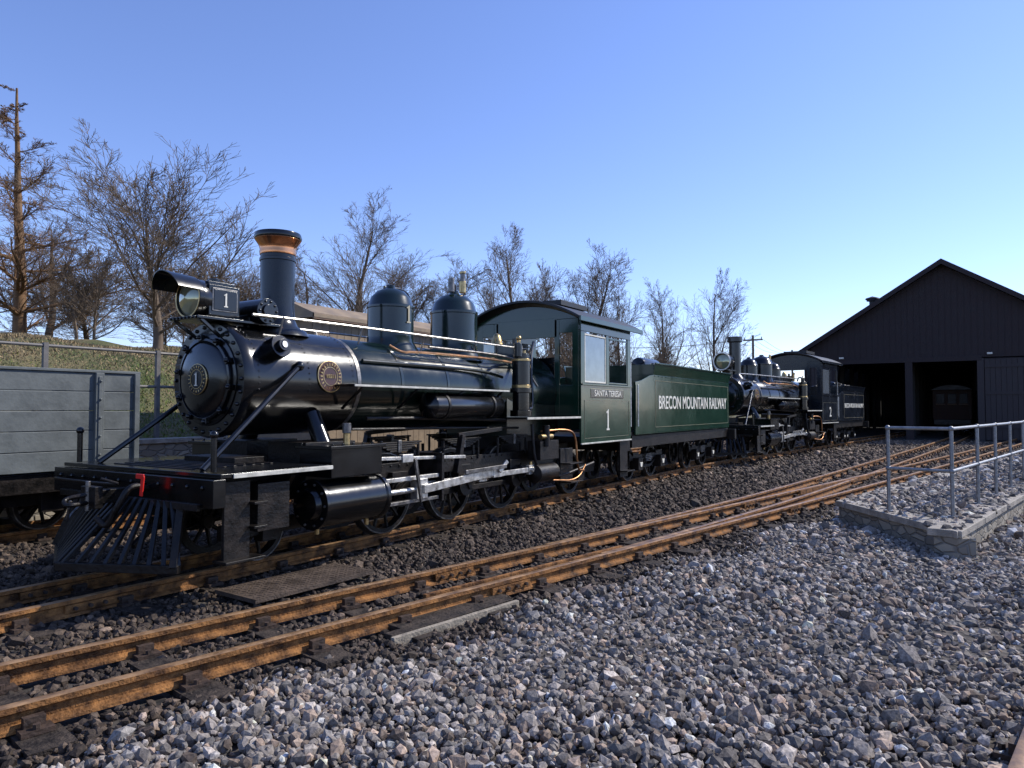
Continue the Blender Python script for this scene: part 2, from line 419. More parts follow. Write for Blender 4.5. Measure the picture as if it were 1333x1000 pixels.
# grass blades on the bank
n = 110000
bx = nprng.uniform(-1,17,n); by = 10.15+nprng.random(n)**1.1*9
h = nprng.uniform(.02,.065,n)*np.where(by>14.2,1.3,1.); a = nprng.uniform(0,6.28,n); wd = nprng.uniform(.008,.018,n)
bz = gz(bx,by)-.01
B = np.zeros((n,3,3))
B[:,0] = np.stack([bx-np.cos(a)*wd,by-np.sin(a)*wd,bz],1); B[:,1] = np.stack([bx+np.cos(a)*wd,by+np.sin(a)*wd,bz],1)
B[:,2] = np.stack([bx+nprng.normal(0,.5,n)*h,by+nprng.normal(0,.5,n)*h,bz+h],1)
patch = np.sin(bx*1.3+by*.7)+np.sin(bx*.6-by*1.9+1)+.7*np.sin(bx*3.3+by*2.1)
dry = (np.clip((by-12.8)/1.2,0,1)*.75+np.clip(patch*.3,0,.6)+.15) > nprng.random(n)
C = np.where(dry[:,None], np.array([.27,.2,.105]), np.array([.14,.18,.035]))*nprng.uniform(.6,1.4,(n,1))
big_mesh('grass', B.reshape(-1,3), (np.arange(n*3)).reshape(-1,3), np.repeat(C,3,0), M['grass'])

# ------------------------------------------------------------------ wheels
def wheel(A, part, x, y, r, m, spokes=10, w=.09, rim=None, s=-1, z=None):
    z = r if z is None else z
    A.lathe(part, m, (x,y,z), (0,1,0), [(r-.05,-w/2),(r-.012,-w/2),(r-.012,w/2),(r-.05,w/2)], 32, closed=True)
    A.lathe(part, rim or m, (x,y,z), (0,1,0), [(r-.012,-w/2-.001),(r,-w/2),(r,w/2),(r-.012,w/2+.001)], 32, closed=True)
    A.lathe(part, m, (x,y-s*w*.4,z), (0,1,0), [(r-.03,-.012),(r+.025,-.012),(r+.02,.012),(r-.03,.012)], 32, closed=True)
    A.cyl(part, m, (x,y-w*.6,z), (x,y+w*.6,z), r*.22)
    for i in range(spokes):
        a = 2*math.pi*i/spokes+.2
        A.cyl(part, m, (x+math.cos(a)*r*.15,y,z+math.sin(a)*r*.15), (x+math.cos(a)*(r-.04),y,z+math.sin(a)*(r-.04)), .022, .018, n=6)

# ------------------------------------------------------------------ locomotive
def build_loco(name, loc, rotz, num, v, sc=1.):
    A = Asm(name, loc, rotz, sc)
    BK = M['black']; FR = M['frame']; BO = v['boiler']; CB = v['cab']; ST = M['steel']; CR = M['cream']; ED = M['edge']
    bz = 1.55
    A.lathe('smokebox', BK, (3.8,0,bz), (1,0,0), [(.45,-.02),(.49,-.02),(.505,0),(.505,.07),(.49,.08),(.49,1.28)], 64)
    A.lathe('smokebox_door', BK, (3.8,0,bz), (-1,0,0), [(.4,.0),(.4,.03),(.34,.04),(.33,.06),(.3,.075),(.2,.1),(.0,.125)], 44)
    A.lathe('smokebox_door', BK, (3.8,0,bz), (-1,0,0), [(.33,.04),(.355,.04),(.355,.065),(.33,.07)], 44, closed=True)
    for i in range(26):
        a = 2*math.pi*i/26; A.ball('rivets', BK, (3.777, math.cos(a)*.455, bz+math.sin(a)*.455), .017, 8)
    for i in range(10):
        a = 2*math.pi*i/10+.2; A.box('door_dogs', BK, (3.74, math.cos(a)*.36, bz+math.sin(a)*.36), (.04,.05,.05), Matrix.Rotation(a,3,'X'))
        A.ball('rivets', BK, (3.715, math.cos(a)*.365, bz+math.sin(a)*.365), .018, 8)
    for k in range(3):
        for i in range(34):
            a = rad(-100)+i*rad(200)/33; A.ball('rivets', BK, (3.93+k*.55, math.sin(a)*.49, bz+math.cos(a)*.49), .008, 6)
    A.bar('door_hinge', BK, (3.74,.1,bz+.12), (3.76,.42,bz+.12), .04, .03); A.bar('door_hinge', BK, (3.74,.1,bz-.12), (3.76,.42,bz-.12), .04, .03)
    A.lathe('number_plate', M['brass'], (3.69,0,bz), (-1,0,0), [(.135,0),(.135,.012),(.128,.014)], 32)
    A.lathe('number_plate', M['navy'], (3.69,0,bz), (-1,0,0), [(.128,.012),(.127,.016),(.0,.016)], 32)
    A.lathe('number_plate', M['brass'], (3.69,0,bz), (-1,0,0), [(.08,.015),(.084,.015),(.084,.02),(.08,.02)], 32, closed=True)
    for i in range(20):
        a = i*.314; A.box('number_plate', M['brass'], (3.672,math.cos(a)*.105,bz+math.sin(a)*.105), (.006,.022,.01), Matrix.Rotation(a,3,'X'))
    if num == '1': one(A, CR, (3.668,0,bz), .115, 'front')
    else: A.text(num, (3.668,0,bz), .15, FACE_FRONT, CR)
    A.lathe('boiler', BO, (5.08,0,bz), (1,0,0), [(.47,0),(.475,.01),(.475,2.4),(.52,2.9),(.53,4.0)], 64)
    for x in (5.1,5.75,6.55,7.3):
        A.lathe('boiler_bands', M['steel2'] if x == 5.1 else BO, (x,0,bz), (1,0,0), [(.476,0),(.481,0),(.481,.05),(.476,.05)], 64, closed=True)
    A.box('firebox', BO, (8.45,0,1.28), (1.3,.98,.7))
    A.box('ashpan', FR, (8.5,0,.7), (1.4,.8,.5))
    for s in (-1,1):
        A.lathe('makers_plate', M['brass'], (4.72,s*.485,bz+.05), (0,s,0.08), [(.15,0),(.15,.012),(.143,.014)], 32)
        A.lathe('makers_plate', M['maroon'], (4.72,s*.485,bz+.05), (0,s,0.08), [(.143,.013),(.142,.016),(.0,.016)], 32)
        for rr in (.085,): A.lathe('makers_plate', M['brass'], (4.72,s*.485,bz+.05), (0,s,.08), [(rr,.015),(rr+.005,.015),(rr+.005,.02),(rr,.02)], 32, closed=True)
    for i in range(22):
        a = 2*math.pi*i/22; A.box('makers_plate', M['brass'], (4.72+math.cos(a)*.115,-.505-.001,bz+.05+math.sin(a)*.115), (.01,.008,.025), Matrix.Rotation(-a+1.57,3,'Y'))
    A.text('15511' if v['k']==1 else '61269', (4.72,-.509,bz+.05), .05, FACE_NEAR, M['brass'])
    cx = 4.51
    if v['k'] == 1:
        A.lathe('chimney', M['navy'], (cx,0,1.98), (0,0,1), [(.3,0),(.27,.05),(.19,.1),(.165,.16),(.155,.3),(.16,.8)], 40)
        A.lathe('chimney_cap', M['copper'], (cx,0,2.76), (0,0,1), [(.165,0),(.17,.03),(.165,.05),(.175,.09),(.215,.15)], 40)
        A.lathe('chimney_cap', BK, (cx,0,2.91), (0,0,1), [(.215,0),(.222,.02),(.21,.06),(.17,.065),(.14,.06),(.13,-.2)], 40)
        A.lathe('chimney', BK, (cx,0,2.7), (0,0,1), [(.168,0),(.168,.03)], 40)
    else:
        A.lathe('chimney', BK, (cx,0,1.98), (0,0,1), [(.28,0),(.22,.06),(.15,.14),(.145,.97),(.19,.99),(.19,1.12),(.14,1.12),(.13,.8)], 36)
    if v['k'] == 1:
        A.box('headlamp_shelf', BK, (3.97,0,2.06), (.86,.42,.025))
        for s in (-1,1):
            A.bar('headlamp_shelf', BK, (3.58,s*.18,2.05), (3.8,s*.16,1.9), .03, .02)
        for i in range(8): A.ball('rivets', BK, (3.535,-.18+i*.05,2.06), .01, 6)
        A.box('headlamp', BK, (3.83,0,2.225), (.3,.3,.26)); A.box('headlamp', BK, (3.83,0,2.375), (.26,.22,.03)); A.cyl('headlamp', BK, (3.83,0,2.38),(3.83,0,2.43),.05)
        A.lathe('headlamp', BK, (3.7,0,2.235), (-1,0,0), [(.15,-.02),(.165,0),(.165,.07),(.176,.08),(.176,.12),(.158,.12),(.15,.05)], 40)
        A.lathe('headlamp_lens', M['glass'], (3.7,0,2.235), (-1,0,0), [(.158,.1),(.11,.13),(.05,.145),(.0,.15)], 40)
        A.lathe('headlamp_rim', M['brass'], (3.7,0,2.235), (-1,0,0), [(.156,.119),(.17,.119),(.17,.125),(.156,.125)], 40, closed=True)
        vs=[];fs=[];k=14
        for j,(xx,ra) in enumerate(((3.6,.182),(3.4,.198))):
            for i in range(k+1):
                a = rad(18)+i*rad(144)/k; vs.append((xx-(.0 if j==0 else .07*math.sin(a)), math.cos(a)*ra, 2.235+math.sin(a)*ra))
        n0=len(vs)
        vs += [(x,y*.96,2.235+(z-2.235)*.96) for x,y,z in vs]
        for i in range(k):
            fs += [(i,i+1,k+2+i,k+1+i),(n0+i,n0+i+1,n0+k+2+i,n0+k+1+i),(i,i+1,n0+i+1,n0+i),(k+1+i,k+2+i,n0+k+2+i,n0+k+1+i)]
        A.raw('headlamp_visor', BK, vs, fs)
        for s in (-1,1):
            A.box('number_board', M['steel2'], (3.83,s*.153,2.23), (.25,.012,.2)); A.box('number_board', BK, (3.83,s*.158,2.23), (.225,.012,.175))
        one(A, CR, (3.83,-.167,2.23), .12, 'near')
        A.cyl('generator', BK, (4.18,-.28,2.17), (4.18,.12,2.17), .115, n=24); A.cyl('generator', BK, (4.18,-.3,2.17), (4.18,-.28,2.17), .06, n=20)
        for i in range(10):
            a=i*.628; A.ball('rivets', BK, (4.18+.09*math.cos(a),-.283,2.17+.09*math.sin(a)), .012, 6)
        A.box('generator', BK, (4.18,0,2.1), (.2,.3,.1))
        A.tube('generator', BK, [(4.18,.1,2.2),(4.3,.15,2.3),(4.3,.2,2.0)], .02)
    else:
        hz = 2.42
        A.lathe('headlamp', BK, (3.95,0,hz), (-1,0,0), [(.12,-.1),(.2,0),(.215,.25),(.23,.26),(.23,.3),(.2,.3),(.19,.25)], 32)
        A.lathe('headlamp_rim', M['steel'], (3.64,0,hz), (-1,0,0), [(.195,0),(.23,0),(.23,.02),(.2,.02)], 32, closed=True)
        A.lathe('headlamp_lens', M['glass'], (3.7,0,hz), (-1,0,0), [(.19,.02),(.1,.05),(.0,.06)], 32)
        A.box('headlamp_shelf', BK, (3.95,0,hz-.22), (.5,.3,.03)); A.box('headlamp_shelf', BK, (4.0,0,2.08), (.2,.2,.24))
    for (dx,dr,top) in v['domes']:
        z0 = 1.95; H = top-z0
        A.lathe('domes', v['dome'], (dx,0,z0), (0,0,1), [(dr*1.25,-.05),(dr*1.2,.02),(dr*1.02,.1),(dr,.16),(dr,H*.66),(dr*1.03,H*.67),(dr*1.03,H*.7),(dr*.97,H*.72),(dr*.86,H*.84),(dr*.6,H*.94),(dr*.25,H*.985),(dr*.2,H*1.0),(dr*.18,H*1.04),(0,H*1.05)], 48)
    if v['k'] == 1:
        one(A, M['gold'], (6.1,-.272,2.36), .2, 'near')
        A.cyl('safety_valve', M['brass'], (7.42,-.05,2.8), (7.42,-.05,2.95), .045); A.cyl('safety_valve', M['steel2'], (7.42,-.05,2.95), (7.42,-.05,3.05), .032)
        A.cyl('safety_valve', M['brass'], (7.42,-.05,3.05), (7.42,-.05,3.08), .042)
        A.cyl('whistle', M['steel2'], (7.18,-.05,2.78), (7.18,-.05,2.95), .04)
        A.tube('sand_pipe', BK, [(6.1,.1,2.7),(6.5,.1,2.72),(6.6,.1,2.5),(6.6,.1,2.0)], .018)
    else:
        A.cyl('whistle', M['brass'], (7.2,0,2.6), (7.2,0,2.8), .03)
    for s in (-1,1):
        A.tube('handrail', M['steel'], [(4.0,s*.3,2.12),(4.9,s*.34,2.13),(8.5,s*.38,2.13)], .0115)
        for x in (4.3,5.3,6.3,7.3,8.3): A.cyl('handrail_stanchions', M['steel'], (x,s*.28,1.96), (x,s*.345,2.13), .01, n=8)
        A.tube('pipes', M['pipe'], [(5.75,s*.3,1.98),(5.85,s*.4,1.9),(6.0,s*.43,1.93),(8.1,s*.47,1.93),(8.3,s*.5,1.8)], .014)
        A.tube('pipes', M['steel2'], [(6.3,s*.4,2.0),(7.9,s*.43,2.0),(8.2,s*.5,1.9),(8.4,s*.6,1.6)], .014)
        A.tube('pipes', BO, [(5.2,s*.44,1.78),(7.2,s*.46,1.78),(7.6,s*.55,1.7)], .02)
        A.box('running_board', BK, (6.1,s*.63,1.52), (2.66,.26,.02)); A.box('running_board_edge', ED, (6.1,s*.765,1.515), (2.66,.01,.02))
        for x in (4.9,5.7,6.5,7.3): A.bar('running_board_brackets', BK, (x,s*.74,1.5), (x,s*.47,1.3), .02, .03)
        A.lathe('air_reservoir', BK, (6.0,s*.63,1.33), (1,0,0), [(.0,-.04),(.1,-.02),(.14,.02),(.14,1.32),(.1,1.38),(0,1.4)], 28)
        for x in (6.2,7.1): A.lathe('air_reservoir', FR, (x,s*.63,1.33), (1,0,0), [(.141,0),(.147,0),(.147,.04),(.141,.04)], 28, closed=True)
        A.tube('pipes', FR, [(5.2,s*.5,1.2),(5.9,s*.6,1.2),(7.6,s*.6,1.15)], .02)
        A.tube('pipes', FR, [(5.0,s*.5,1.1),(6.4,s*.56,1.08),(7.9,s*.6,1.05)], .014)
        A.box('footplate', BK, (8.35,s*.68,1.18), (1.48,.46,.02)); A.box('footplate_edge', ED, (8.35,s*.915,1.175), (1.48,.01,.028))
        A.box('deck_edge', ED, (3.72,s*1.095,.815), (.95,.01,.032))
        A.tube('smokebox_brace', BK, [(3.25,s*.72,.84),(4.35,s*.5,1.68)], .024)
        A.ball('smokebox_brace', BK, (4.35,s*.5,1.68), .045)
        A.cyl('smokebox_valve', BK, (4.1,s*.42,1.8), (4.1,s*.56,1.84), .1); A.cyl('smokebox_valve', BK, (4.1,s*.56,1.84), (4.1,s*.6,1.85), .055); A.cyl('smokebox_valve', M['steel'], (4.1,s*.6,1.85), (4.1,s*.61,1.852), .03)
        A.cyl('deck_post', BK, (3.2,s*.93,.84), (3.2,s*.93,1.1), .022, n=10); A.ball('deck_post', BK, (3.2,s*.93,1.11), .032)
        A.lathe('cylinders', BK, (4.22,s*.8,.48), (1,0,0), [(0,-.05),(.12,-.045),(.14,0),(.215,0),(.215,.04),(.2,.05),(.2,.74),(.215,.75),(.215,.79),(.14,.79),(.12,.83),(0,.83)], 44)
        for i in range(10):
            a = i*.628
            for xa,xb in ((4.205,4.23),(5.0,5.025)): A.cyl('chest_bolts', M['steel2'], (xa,s*.8+.18*math.cos(a),.48+.18*math.sin(a)), (xb,s*.8+.18*math.cos(a),.48+.18*math.sin(a)), .012, n=6)
        A.box('steam_chest', BK, (4.6,s*.78,.83), (.62,.4,.24)); A.box('steam_chest', BK, (4.6,s*.78,.965), (.68,.45,.03))
        for i in range(6):
            for yy in (.98,.6): A.cyl('chest_bolts', BK, (4.3+i*.12,s*yy,.965),(4.3+i*.12,s*yy,1.0),.014,n=6)
        A.box('cylinder_saddle', FR, (4.6,s*.4,.75), (.6,.5,.5))
        A.cyl('steam_pipe', BK, (4.6,s*.55,.95), (4.6,s*.38,1.25), .08)
        A.cyl('lubricator', M['brass'], (4.62,s*.82,.98), (4.62,s*.82,1.08), .03); A.cyl('lubricator', M['steel2'], (4.62,s*.82,1.08), (4.62,s*.82,1.17), .04)
        for x in (4.3,4.9): A.cyl('drain_cocks', M['brass'], (x,s*.8,.22), (x,s*.8,.28), .02)
        A.bar('slide_bars', ST, (5.03,s*.8,.6), (5.95,s*.8,.6), .04, .06); A.bar('slide_bars', M['steel2'], (5.03,s*.8,.37), (5.95,s*.8,.37), .035, .06)
        A.cyl('piston_rod', ST, (5.0,s*.8,.48), (5.6,s*.8,.48), .028)
        A.box('crosshead', ST, (5.66,s*.8,.485), (.17,.09,.2)); A.box('guide_yoke', FR, (5.98,s*.68,.58), (.04,.36,.5))
        A.bar('connecting_rod', ST, (5.66,s*.86,.48), (7.0,s*.86,.56), .085, .03)
        A.box('connecting_rod', ST, (7.0,s*.86,.56), (.18,.05,.13))
        A.bar('coupling_rod', ST, (5.73,s*.76,.51), (7.95,s*.76,.51), .06, .03)
        for dx in (5.73,6.84,7.95):
            A.box('coupling_rod', ST, (dx,s*.76,.51), (.15,.045,.12)); A.cyl('crank_pins', ST, (dx,s*.6,.51), (dx,s*.81,.51), .035)
            A.cyl('coupling_rod', M['brass'], (dx,s*.76,.57), (dx,s*.76,.61), .02)
        A.bar('valve_rod', ST, (5.0,s*.76,.82), (6.5,s*.76,.76), .035, .03); A.box('valve_rod', ST, (5.5,s*.76,.8),(.16,.06,.08))
        A.bar('eccentric_rod', M['steel2'], (7.1,s*.93,.62), (6.35,s*.88,.6), .045, .025)
        A.bar('return_crank', ST, (7.0,s*.9,.56), (7.12,s*.93,.68), .05, .03)
        A.bar('combination_lever', M['steel2'], (5.5,s*.88,.8), (5.6,s*.88,.36), .035, .025)
        A.bar('expansion_link', FR, (6.5,s*.72,1.0), (6.4,s*.72,.58), .06, .07)
        A.bar('valve_hanger', FR, (7.4,s*.66,1.05), (6.45,s*.7,1.0), .05, .04)
        A.box('outer_frame', FR, (6.9,s*.52,.66), (3.5,.05,.16)); A.box('outer_frame', FR, (6.9,s*.52,.36), (3.3,.04,.06))
        for dx in (5.6,6.72,7.83):
            A.box('axlebox', FR, (dx,s*.55,.5), (.24,.1,.3))
            for i in range(5): A.box('leaf_springs', FR, (dx,s*.55,.86+i*.022), (.28+.11*i,.07,.018))
            A.box('leaf_springs', M['steel2'], (dx,s*.55,.91), (.05,.09,.13))
            for q in (-1,1): A.cyl('spring_hangers', FR, (dx+q*.34,s*.55,.7), (dx+q*.34,s*.55,.96), .016, n=8)
            wheel(A,'driving_wheels', dx, s*.345, .42, FR, 12, .09, rim=M['steel2'], s=s)
            A.lathe('crank', FR, (dx,s*.6,.42), (0,1,0), [(.13,-.03),(.13,.03)], 24)
            A.bar('crank', FR, (dx,s*.62,.42), (dx+.12,s*.62,.51), .16, .06)
            A.box('brake_blocks', FR, (dx+.45,s*.345,.42), (.06,.08,.24), Matrix.Rotation(.15,3,'Y'))
            A.bar('brake_hanger', FR, (dx+.47,s*.4,.45), (dx+.45,s*.4,.85), .04, .02)
        for i in range(26):
            A.ball('rivets', FR, (5.25+i*.13,s*.548,.71), .012, 6)
        wheel(A,'leading_wheels', 4.02, s*.345, .27, FR, 8, .09, rim=M['steel2'], s=s)
        A.box('leading_truck', FR, (4.02,s*.48,.3), (.9,.06,.12)); A.box('leading_truck', FR, (4.02,s*.5,.3), (.18,.12,.22))
        if v['k']==2: wheel(A,'leading_wheels', 3.4, s*.345, .25, FR, 8, .09, rim=M['steel2'], s=s)
        wheel(A,'trailing_wheels', 9.75, s*.345, .32, FR, 8, .09, rim=M['steel2'], s=s)
        A.box('trailing_truck', FR, (9.7,s*.5,.38), (1.2,.06,.14)); A.box('trailing_truck', FR, (9.75,s*.53,.34), (.2,.12,.24))
        A.box('steps', FR, (3.34,s*1.0,.47), (.22,.03,.6)); A.box('steps', FR, (3.36,s*1.02,.2), (.34,.16,.02))
        for z in (.42,.6): A.box('steps', FR, (3.5,s*1.0,z), (.12,.16,.02))
        A.box('steps', FR, (3.68,s*.9,.55), (.3,.2,.36))
        A.bar('deck_support', FR, (3.9,s*.95,.78), (4.1,s*.5,.45), .05, .04)
        A.box('cab_steps', FR, (8.75,s*.85,.5), (.36,.03,.5)); A.box('cab_steps', FR, (8.75,s*.93,.3), (.36,.2,.02)); A.box('cab_steps', FR, (8.75,s*.93,.55), (.36,.18,.02))
        A.tube('injector_pipe', M['pipe'], [(8.15,s*.8,1.0),(8.7,s*.94,1.02),(8.85,s*.96,.9),(8.88,s*.96,.45),(9.15,s*.93,.42)], .016)
        A.tube('injector_pipe', M['pipe'], [(8.3,s*.9,.35),(8.9,s*.95,.3),(9.2,s*.93,.5)], .012)
        A.tube('injector_pipe', FR, [(8.0,s*.75,1.1),(8.0,s*.8,.5),(8.4,s*.86,.35),(9.6,s*.86,.5)], .022)
        A.cyl('injector', M['brass'], (8.05,s*.85,.93), (8.35,s*.85,.93), .035); A.cyl('injector', FR, (8.2,s*.85,.8), (8.2,s*.85,1.08), .05)
        A.box('air_tank_bracket', FR, (8.3,s*.75,.75), (.5,.2,.25)); A.lathe('under_tank', FR, (8.0,s*.78,.45), (1,0,0), [(0,-.03),(.12,0),(.12,.5),(0,.53)], 20)
    for (za,zb,m,r) in ((1.2,1.28,BK,.14),(1.28,1.5,BK,.11),(1.5,1.56,BK,.14),(1.56,1.6,M['brass'],.122),(1.6,1.9,BK,.118),(1.9,1.93,M['brass'],.122),(1.93,2.0,BK,.1)):
        A.cyl('air_compressor', m, (7.7,-.77,za), (7.7,-.77,zb), r, n=26)
    A.tube('air_compressor', M['steel2'], [(7.7,-.77,2.0),(7.7,-.77,2.12),(7.85,-.6,2.15),(8.1,-.5,2.05)], .02)
    A.cyl('air_compressor', BK, (7.58,-.8,1.95),(7.58,-.8,2.12),.05); A.cyl('air_compressor', M['brass'], (7.85,-.72,1.85),(7.85,-.72,2.05),.025)
    A.tube('pipes', BK, [(7.8,-.8,1.3),(7.95,-.8,1.3),(7.95,-.75,1.9),(8.3,-.6,2.2)], .022)
    A.cyl('turret_valves', M['brass'], (8.4,-.3,2.05),(8.4,-.3,2.25),.03); A.cyl('turret_valves', BK, (8.6,-.1,2.05),(8.6,-.1,2.3),.03)
    A.ball('turret_valves', M['brass'], (8.4,-.3,2.28), .04); A.box('turret_valves', BK, (8.7,0,2.15), (.25,.4,.16))
    A.lathe('bell', M['brass'], (8.15,-.1,2.18), (0,0,1), [(.09,0),(.08,.03),(.06,.1),(.04,.14),(0,.16)], 24)
    A.cyl('bell', BK, (8.15,-.1,2.0),(8.15,-.1,2.2),.02)
    A.box('main_frame', FR, (6.6,0,.62), (6.8,.44,.3))
    A.box('pilot_deck', BK, (3.66,0,.82), (1.02,2.17,.03))
    for i in range(9): A.box('deck_tread', FR, (3.3+.09*i,0,.838), (.03,1.1,.008))
    A.box('buffer_beam', BK, (3.13,0,.7), (.1,2.2,.2)); A.box('buffer_beam', FR, (3.07,0,.6), (.03,1.9,.05))
    for i in range(12): A.ball('rivets', BK, (3.078,-.98+i*.178,.74), .016, 6)
    A.box('deck_tread', FR, (3.95,0,.86), (.3,.7,.05))
    for s in (-1,1):
        A.bar('cowcatcher_foot', FR, (2.6,0,.17), (3.0,s*.84,.17), .06, .05)
        for i in range(9):
            f = i/8; p0 = (2.62+.38*f, s*(.03+.8*f), .19); p1 = (3.07, s*(.03+.6*f), .62)
            A.bar('cowcatcher_slats', M['slat'], p0, p1, .03, .032)
        A.bar('cowcatcher_foot', FR, (2.97,s*.82,.18), (3.1,s*.7,.6), .05, .05)
        A.bar('cowcatcher_stay', FR, (2.92,s*.4,.3), (3.3,s*.3,.55), .04, .04)
    A.box('coupler', FR, (2.98,0,.64), (.26,.12,.1)); A.box('coupler', FR, (2.83,0,.64), (.06,.2,.16)); A.cyl('coupler', M['steel2'], (2.8,0,.54),(2.8,0,.76),.018)
    A.tube('coupler', FR, [(2.8,0,.66),(2.66,.05,.64),(2.64,0,.6),(2.66,-.05,.6),(2.8,0,.6)], .018)
    A.tube('coupler_chain', M['steel2'], [(3.05,.3,.66),(2.86,.34,.5),(2.8,.3,.42),(2.8,.25,.6)], .012)
    A.tube('brake_hose', FR, [(3.08,-.3,.7),(2.94,-.32,.74),(2.86,-.3,.6),(2.84,-.2,.42),(2.8,-.12,.5)], .024)
    A.tube('uncoupling_rod', FR, [(3.05,.95,.72),(2.98,.9,.72),(2.98,-.2,.72),(2.84,-.1,.78)], .012)
    if v['k'] == 1:
        A.box('red_tag', M['red'], (2.98,-.4,.73), (.012,.035,.15), Matrix.Rotation(.15,3,'X')); A.box('red_tag', M['red'], (2.978,-.375,.8), (.012,.1,.035))
    x0,x1,hw = 9.1,10.9,.9
    ze = v['eave']
    zb,zs = .8,1.64
    for s in (-1,1):
        y = s*hw
        A.box('cab_side', CB, ((x0+x1)/2,y,(zb+zs)/2), (x1-x0,.03,zs-zb)); A.box('cab_side', CB, ((x0+x1)/2,y,ze-.09), (x1-x0,.03,.18))
        for x,wd in ((x0+.06,.12),((x0+x1)/2,.09),(x1-.06,.12)): A.box('cab_side', CB, (x,y,(zs+ze-.18)/2), (wd,.03,ze-.18-zs))
        A.box('cab_trim', ED, ((x0+x1)/2,y+s*.02,zb-.005), (x1-x0+.02,.02,.022))
        A.box('cab_trim', CB, ((x0+x1)/2,y+s*.025,zs+.012), (x1-x0,.03,.03))
        for k,(a,b) in enumerate(((x0+.13,(x0+x1)/2-.05),((x0+x1)/2+.05,x1-.13))):
            fm = M['cream'] if (k == 0 and v['k']==1) else CB
            for z in (zs+.05,ze-.22): A.box('window_frame', fm, ((a+b)/2,y,z), (b-a,.02,.025))
            for x in (a+.012,b-.012): A.box('window_frame', fm, (x,y,(zs+ze-.18)/2), (.022,.02,ze-.3-zs))
            if k == 0: A.box('window_glass', M['wglass'], ((a+b)/2,y,(zs+ze-.18)/2), (b-a-.03,.006,ze-.3-zs))
        for z in (zb+.07,1.42): A.box('cab_lining', M['gold'], ((x0+x1)/2,y+s*.0165,z), (x1-x0-.2,.002,.005))
        for x in (x0+.1,x1-.1): A.box('cab_lining', M['gold'], (x,y+s*.0165,(zb+1.49)/2), (.005,.002,1.42-zb-.07))
        A.cyl('cab_handrail', M['steel'], (x1+.03,y,1.0),(x1+.03,y,2.1),.014)
        A.box('cab_front', CB, (x0,s*.83,(1.2+ze)/2), (.03,.1,ze-1.2)); A.box('cab_front', CB, (x0,s*.53,(1.2+ze)/2), (.03,.08,ze-1.2))
        A.box('cab_front', CB, (x0,s*.68,1.42), (.03,.22,.44)); A.box('cab_front', CB, (x0,s*.68,ze-.1), (.03,.22,.2))
        A.box('cab_steps_rear', FR, (10.7,s*.86,.5), (.3,.03,.6)); A.box('cab_steps_rear', FR, (10.7,s*.92,.3), (.3,.16,.02))
    if v['name']:
        A.box('nameplate', M['gold'], (10.0,-hw-.017,1.525), (1.2,.004,.14)); A.box('nameplate', BK, (10.0,-hw-.02,1.525), (1.18,.004,.125))
        A.text(v['name'], (10.0,-hw-.025,1.525), .125, FACE_NEAR, CR, 1.15)
    if num == '1': one(A, CR, (10.0,-hw-.018,1.13), .32, 'near')
    else: A.text(num, (10.0,-hw-.018,1.12), .42, FACE_NEAR, CR, 1.0)
    A.box('cab_front', CB, (x0,0,ze-.12), (.03,1.06,.28))
    A.prism('cab_front', CB, [(-.94,ze)]+[(-.94+1.88*i/16, ze-.03+.25*(1-(2*i/16-1)**2)) for i in range(17)]+[(.94,ze)], 'x', x0-.014, x0+.014)
    A.box('cab_floor', FR, (10.0,0,.86), (1.8,1.78,.08)); A.box('backhead', BK, (9.2,0,1.5), (.1,.9,1.1))
    for i in range(4): A.cyl('backhead', M['brass'], (9.25,-.3+.2*i,1.7),(9.3,-.3+.2*i,1.7),.06)
    outer = [(-1.0+2.0*i/20, ze+.005+.29*(1-(2*i/20-1)**2)) for i in range(21)]
    inner = [(y,z-.035) for y,z in outer[::-1]]
    A.prism('cab_roof', M['roofblk'], outer+inner, 'x', 8.9, 11.2)
    for s in (-1,1): A.box('cab_roof', CB, (10.05,s*1.0,ze-.025), (2.3,.03,.07))
    A.box('roof_vent', M['roofblk'], (10.0,0,ze+.33), (.9,.7,.08))
    A.box('drawbar_beam', FR, (10.95,0,.7), (.12,1.7,.2))
    A.finish(bevel=.004, nobevel=('rivets','boiler','smokebox','headlamp_visor','pipes','handrail','driving_wheels','domes','makers_plate','numeral'))

